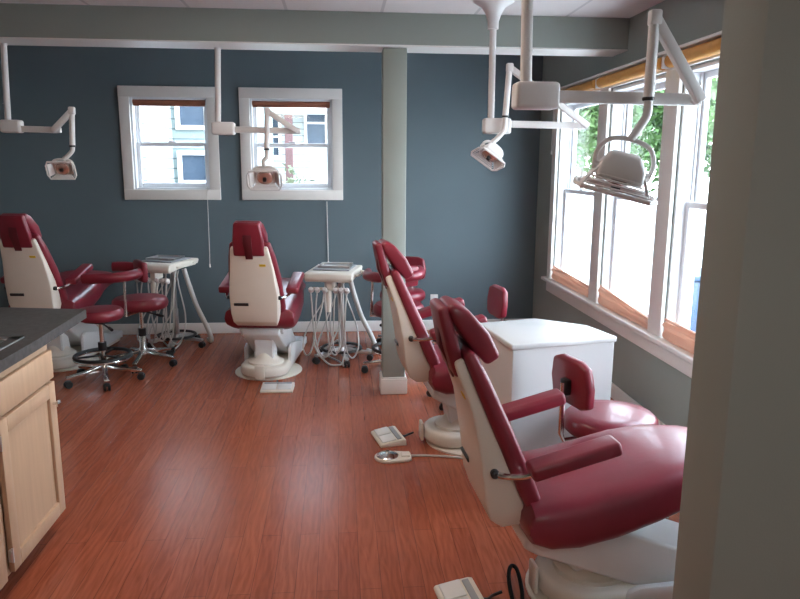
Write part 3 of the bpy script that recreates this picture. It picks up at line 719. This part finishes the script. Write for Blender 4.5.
# B and A hang from the dropped beam
dental_light('treatment light hanging in front of the right back window', 4.90, -.05, dict(
    pole_top=(-.785, BZ), pole_bot=-.804, box=(-.845, -.693, 1.793, 1.876), elbow=(-.281, 1.823), top=(-.471, 1.945),
    tube=[(-.482, 1.70), (-.482, 1.65), (-.505, 1.62), (-.500, 1.585)], head=(-.500, 1.515), scale=.9, rot=RX(-58)))
dental_light('treatment light on the dark wall left of the left back window', 4.90, -.05, dict(
    pole_top=(-2.130, BZ), pole_bot=-2.149, box=(-2.19, -2.064, 1.793, 1.876), elbow=(-1.846, 1.814), top=(-1.724, 1.935),
    tube=[(-1.738, 1.71), (-1.742, 1.68), (-1.775, 1.645), (-1.80, 1.625)], head=(-1.812, 1.565), scale=.72, rot=RX(-68)))

# ------------------------------------------------------------------ out-of-view ceiling panels, added to brighten the room
def added_ceiling_light(x, y, w, l, power, lab, col=(1, .86, .72)):
    t = thing('added_ceiling_light', lab, 'ceiling light', (x, y, ZC), 0, 'added ceiling lights')
    p = Part()
    for s in (-1, 1):
        p.box((s*(w/2+.012), 0, -.006), (.03, l+.05, .012), .002, 1); p.box((0, s*(l/2+.012), -.006), (w, .03, .012), .002, 1)
    p.build('frame', TRIM, t)
    m, nt, b = new_mat('fill_diffuser'); b.inputs['Base Color'].default_value = (.9, .88, .85, 1)
    b.inputs['Emission Color'].default_value = (*col, 1); b.inputs['Emission Strength'].default_value = power
    p = Part(); p.box((0, 0, -.004), (w-.004, l-.004, .006)); p.build('diffuser', m, t)
WARM = (1, .80, .62); SOFT = (1, .85, .71)
added_ceiling_light(-.9, -.8, .6, 1.2, 3.6, 'unseen ceiling light over the counter end of the room, added for warm fill', WARM)
added_ceiling_light(-.35, 3.0, .6, 1.2, 6.5, 'unseen ceiling light added in the middle of the room to brighten it', SOFT)
added_ceiling_light(.5, -.9, .6, 1.2, 5.5, 'unseen ceiling light behind the wall end, added to brighten it', (.97, .98, 1))

# ------------------------------------------------------------------ outdoors
GZ = -.6
def siding(name, col):
    m, nt, b = new_mat(name); N, L = nt.nodes, nt.links
    tc = N.new('ShaderNodeTexCoord'); sp = N.new('ShaderNodeSeparateXYZ'); L.new(tc.outputs['Object'], sp.inputs[0])
    mu = N.new('ShaderNodeMath'); mu.operation = 'MULTIPLY'; mu.inputs[1].default_value = 7.2; L.new(sp.outputs['Z'], mu.inputs[0])
    fr = N.new('ShaderNodeMath'); fr.operation = 'FRACT'; L.new(mu.outputs[0], fr.inputs[0])
    rp = N.new('ShaderNodeValToRGB'); rp.color_ramp.elements[0].position = .0; rp.color_ramp.elements[1].position = .16
    rp.color_ramp.elements[0].color = (*[c*.03 for c in col], 1); rp.color_ramp.elements[1].color = (*col, 1)
    L.new(fr.outputs[0], rp.inputs['Fac']); L.new(rp.outputs['Color'], b.inputs['Base Color']); b.inputs['Roughness'].default_value = .7
    return m
SIDW = siding('white_clapboard', (.36, .38, .38)); SIDG = siding('pale_green_clapboard', (.22, .27, .26))
def gmat():
    return mat('pale_gravel', (.50, .49, .46), .9, noise=.12, nscale=3)
p = Part(); p.box((4, 8, GZ-.05), (60, 60, .1)); struct(p.build('ground', gmat()))
BLUEG = mat('blue_grey_window_glass', (.045, .065, .095), .3, noise=.1); ROOF = mat('slate_roof', (.12, .13, .15), .8, noise=.1)
PINKT = mat('faded_red_trim', (.12, .06, .06), .7)
def house_win(h, x, y, z, w, hh, fm=TRIM):
    p = Part(); t_ = .06
    for s in (-1, 1):
        p.box((x+s*(w/2+t_/2), y-.03, z), (t_, .06, hh+2*t_), .004, 1); p.box((x, y-.03, z+s*(hh/2+t_/2)), (w, .06, t_), .004, 1)
    p.box((x, y-.025, z), (w, .05, .04)); f = p.build('window', fm, h)
    p = Part(); p.box((x, y-.006, z), (w, .012, hh)); p.build('pane', BLUEG, f)
h1 = thing('house', 'white clapboard neighbouring house seen through the left back window', 'house', (-.22, 0, 0))
p = Part(); p.box((-4.9, 11.2, 2.2), (5.5, 4.0, 5.6)); p.build('front_wing', SIDW, h1)
p = Part(); p.box((-2.0, 12.0, 2.2), (2.0, 3.0, 5.6)); p.build('rear_wing', SIDG, h1)
p = Part(); p.box((-2.16, 9.21, 2.2), (.06, .06, 5.6)); p.build('corner_board', GREY, h1)
p = Part(); p.prism([(-7.9, 5.0), (-4.9, 6.6), (-.8, 5.0)], 9.0, 13.8); p.build('roof', ROOF, h1)
house_win(h1, -1.86, 10.5, 2.45, .34, .62); house_win(h1, -1.86, 10.5, 1.35, .34, .75)
h2 = thing('house', 'white house with blue panes and a red post seen through the right back window', 'house', (-.75, 0, 0))
p = Part(); p.box((-.6, 18.5, 2.5), (5.0, 5.0, 6.2)); p.build('wall', SIDW, h2)
p = Part(); p.prism([(-3.4, 5.5), (-.6, 7.6), (2.2, 5.5)], 15.7, 21.3); p.build('roof', ROOF, h2)
house_win(h2, -1.75, 16.0, 2.75, .75, .55); house_win(h2, -1.75, 16.0, 1.85, .75, .75); house_win(h2, -.75, 16.0, 2.2, .35, .8); house_win(h2, .25, 16.0, 2.5, .4, .9)
p = Part(); p.box((-.28, 15.0, 1.0), (.16, .16, 3.2), .01, 1); p.build('porch_post', PINKT, h2)
p = Part(); p.box((-.5, 15.4, 2.75), (3.6, 1.2, .14), .01, 1); p.build('porch_roof', TRIM, h2)

LEAF = [mat('leaf_green_a', (.055, .115, .026), .6, noise=.35, nscale=3), mat('leaf_green_b', (.085, .150, .042), .6, noise=.35, nscale=3), mat('leaf_pale', (.14, .16, .095), .6, noise=.3, nscale=3)]
BARK = mat('bark', (.16, .13, .10), .9, noise=.3)
def foliage(p, c, rx, ry, rz, nl, rnd, s0=.10):
    bm = p.bm
    for i in range(nl):
        u = Vector((rnd.gauss(0, 1), rnd.gauss(0, 1), rnd.gauss(0, 1))).normalized()
        k = rnd.random()**.45 * (.75+.35*math.sin(5*u.x+3*u.z)*math.sin(4*u.y+2))
        q = Vector((c[0]+u.x*rx*k, c[1]+u.y*ry*k, c[2]+u.z*rz*k))
        s = s0*(.6+.8*rnd.random())
        e = Euler((rnd.uniform(-1.2, 1.2), rnd.uniform(-1.2, 1.2), rnd.uniform(0, 6.28))).to_matrix()
        vs = [bm.verts.new(q + e @ Vector(v)) for v in ((-s*.5, -s, 0), (s*.5, -s*.2, s*.15), (0, s, 0), (-s*.5, s*.2, s*.15))]
        bm.faces.new(vs)
def tree(lab, x, y, h, r, seed, m, nl=5200):
    rnd = random.Random(seed); t = thing('tree', lab, 'tree', (x, y, GZ), 0, 'trees beyond the white fence')
    p = Part(); p.tube(spline([(0, 0, 0), (.06, .03, h*.3), (-.05, .02, h*.6), (.02, 0, h*.9)], 4), [.12-.11*i/13 for i in range(13)], 8)
    for k in range(6):
        a = k*1.1+seed; z = h*(.35+.09*k); p.tube([(0, 0, z), (r*.55*math.cos(a), r*.55*math.sin(a), z+.5)], [.035, .012], 6)
    p.build('trunk', BARK, t)
    p = Part(); foliage(p, (0, 0, h*.60), r, r, h*.42, nl, rnd, .125); p.build('crown', m, t, ang=180)
for i, (x, y, h, r, k, w) in enumerate([(9.2, 18.2, 6.2, 1.9, 0, 'deep green'), (9.0, 22.6, 6.8, 2.3, 1, 'tall mid green'), (9.6, 27.6, 7.4, 2.5, 2, 'pale thin-leaved'), (10.5, 34, 9, 3.2, 0, 'farthest dark green'), (9.4, 14.4, 5.8, 1.8, 1, 'bright green')]):
    tree({0: 'deep green tree beyond the white fence, between the two right mullions', 1: 'tall mid green tree beyond the fence, seen through the middle right window', 2: 'pale thin-leaved tree seen through the far right hand window', 3: 'farthest dark green tree, seen through the far right hand window', 4: 'bright green tree seen beside the wall end, through the nearest right window'}[i], x, y, h, r, 11+i, LEAF[k])
p = Part()
for i in range(130):
    y = 4+i*.25; p.box((7.4, y, GZ+.75), (.022, .235, 1.5))
t = thing('fence', 'white board fence outside the right hand windows', 'fence', (0, 0, 0))
p.build('boards', WHITE, t)
p = Part(); p.box((7.43, 20.1, GZ+1.4), (.05, 32.4, .09)); p.box((7.43, 20.1, GZ+.3), (.05, 32.4, .09)); p.build('rails', WHITE, t)
BLUE = mat('blue_plastic', (.012, .040, .095), .4)
t = thing('bin', 'blue wheeled bin outside the right window nearest the wall end', 'bin', (4.15, 7.62, GZ))
p = Part(); p.prism([(-.24, .08), (-.30, .95), (.30, .95), (.24, .08)], -.28, .28, .03, 2); p.build('body', BLUE, t)
p = Part(); p.box((0, 0, .985), (.66, .62, .06), .02, 2); p.build('lid', BLUE, t)
for s in (-1, 1):
    p = Part(); p.lathe([(0, -.03), (.1, -.03), (.1, .03), (0, .03)], 18, T((.2, s*.27, .1)) @ RX(90)); p.build('wheel', BLACK, t)
rnd = random.Random(5); p = Part(); foliage(p, (0, 0, 1.25), .6, .5, 1.0, 1300, rnd, .07)
t = thing('shrub', 'light green shrub outside the right back window', 'shrub', (-.85, 14.15, GZ)); p.build('foliage', LEAF[2], t, ang=180)
q = Part(); q.tube([(0, 0, 0), (.03, 0, 1.2)], .03, 6); q.build('stem', BARK, t)

# ------------------------------------------------------------------ light
w = bpy.data.worlds.new('overcast_sky'); scene.world = w; w.use_nodes = True
nt = w.node_tree; bg = nt.nodes['Background']
tc = nt.nodes.new('ShaderNodeTexCoord'); sp = nt.nodes.new('ShaderNodeSeparateXYZ'); rp = nt.nodes.new('ShaderNodeValToRGB')
nt.links.new(tc.outputs['Generated'], sp.inputs[0]); nt.links.new(sp.outputs['Z'], rp.inputs['Fac'])
rp.color_ramp.elements[0].color = (.86, .93, 1, 1); rp.color_ramp.elements[1].color = (.62, .78, 1, 1)
nt.links.new(rp.outputs['Color'], bg.inputs['Color']); bg.inputs['Strength'].default_value = 11.0
# ------------------------------------------------------------------ camera
F, PI_, YW, RR, H = 699.1042, .1899, .0864, .0056, 1.6
fw = Vector((math.sin(YW)*math.cos(PI_), math.cos(YW)*math.cos(PI_), -math.sin(PI_)))
rt = Vector((math.cos(YW), -math.sin(YW), 0)); up = rt.cross(fw)
r2 = rt*math.cos(RR) + up*math.sin(RR); u2 = up*math.cos(RR) - rt*math.sin(RR)
cd = bpy.data.cameras.new('camera'); cam = bpy.data.objects.new('camera', cd); COL.objects.link(cam)
cd.sensor_width = 36; cd.lens = F/800*36; cd.clip_start = .05; cd.clip_end = 200
M = Matrix((r2, u2, -fw)).transposed().to_4x4(); M.translation = (0, 0, H); cam.matrix_world = M
scene.camera = cam
vs = scene.view_settings; vs.view_transform = 'Standard'; vs.look = 'None'; vs.gamma = 1; vs.exposure = 0.75; vs.use_curve_mapping = False
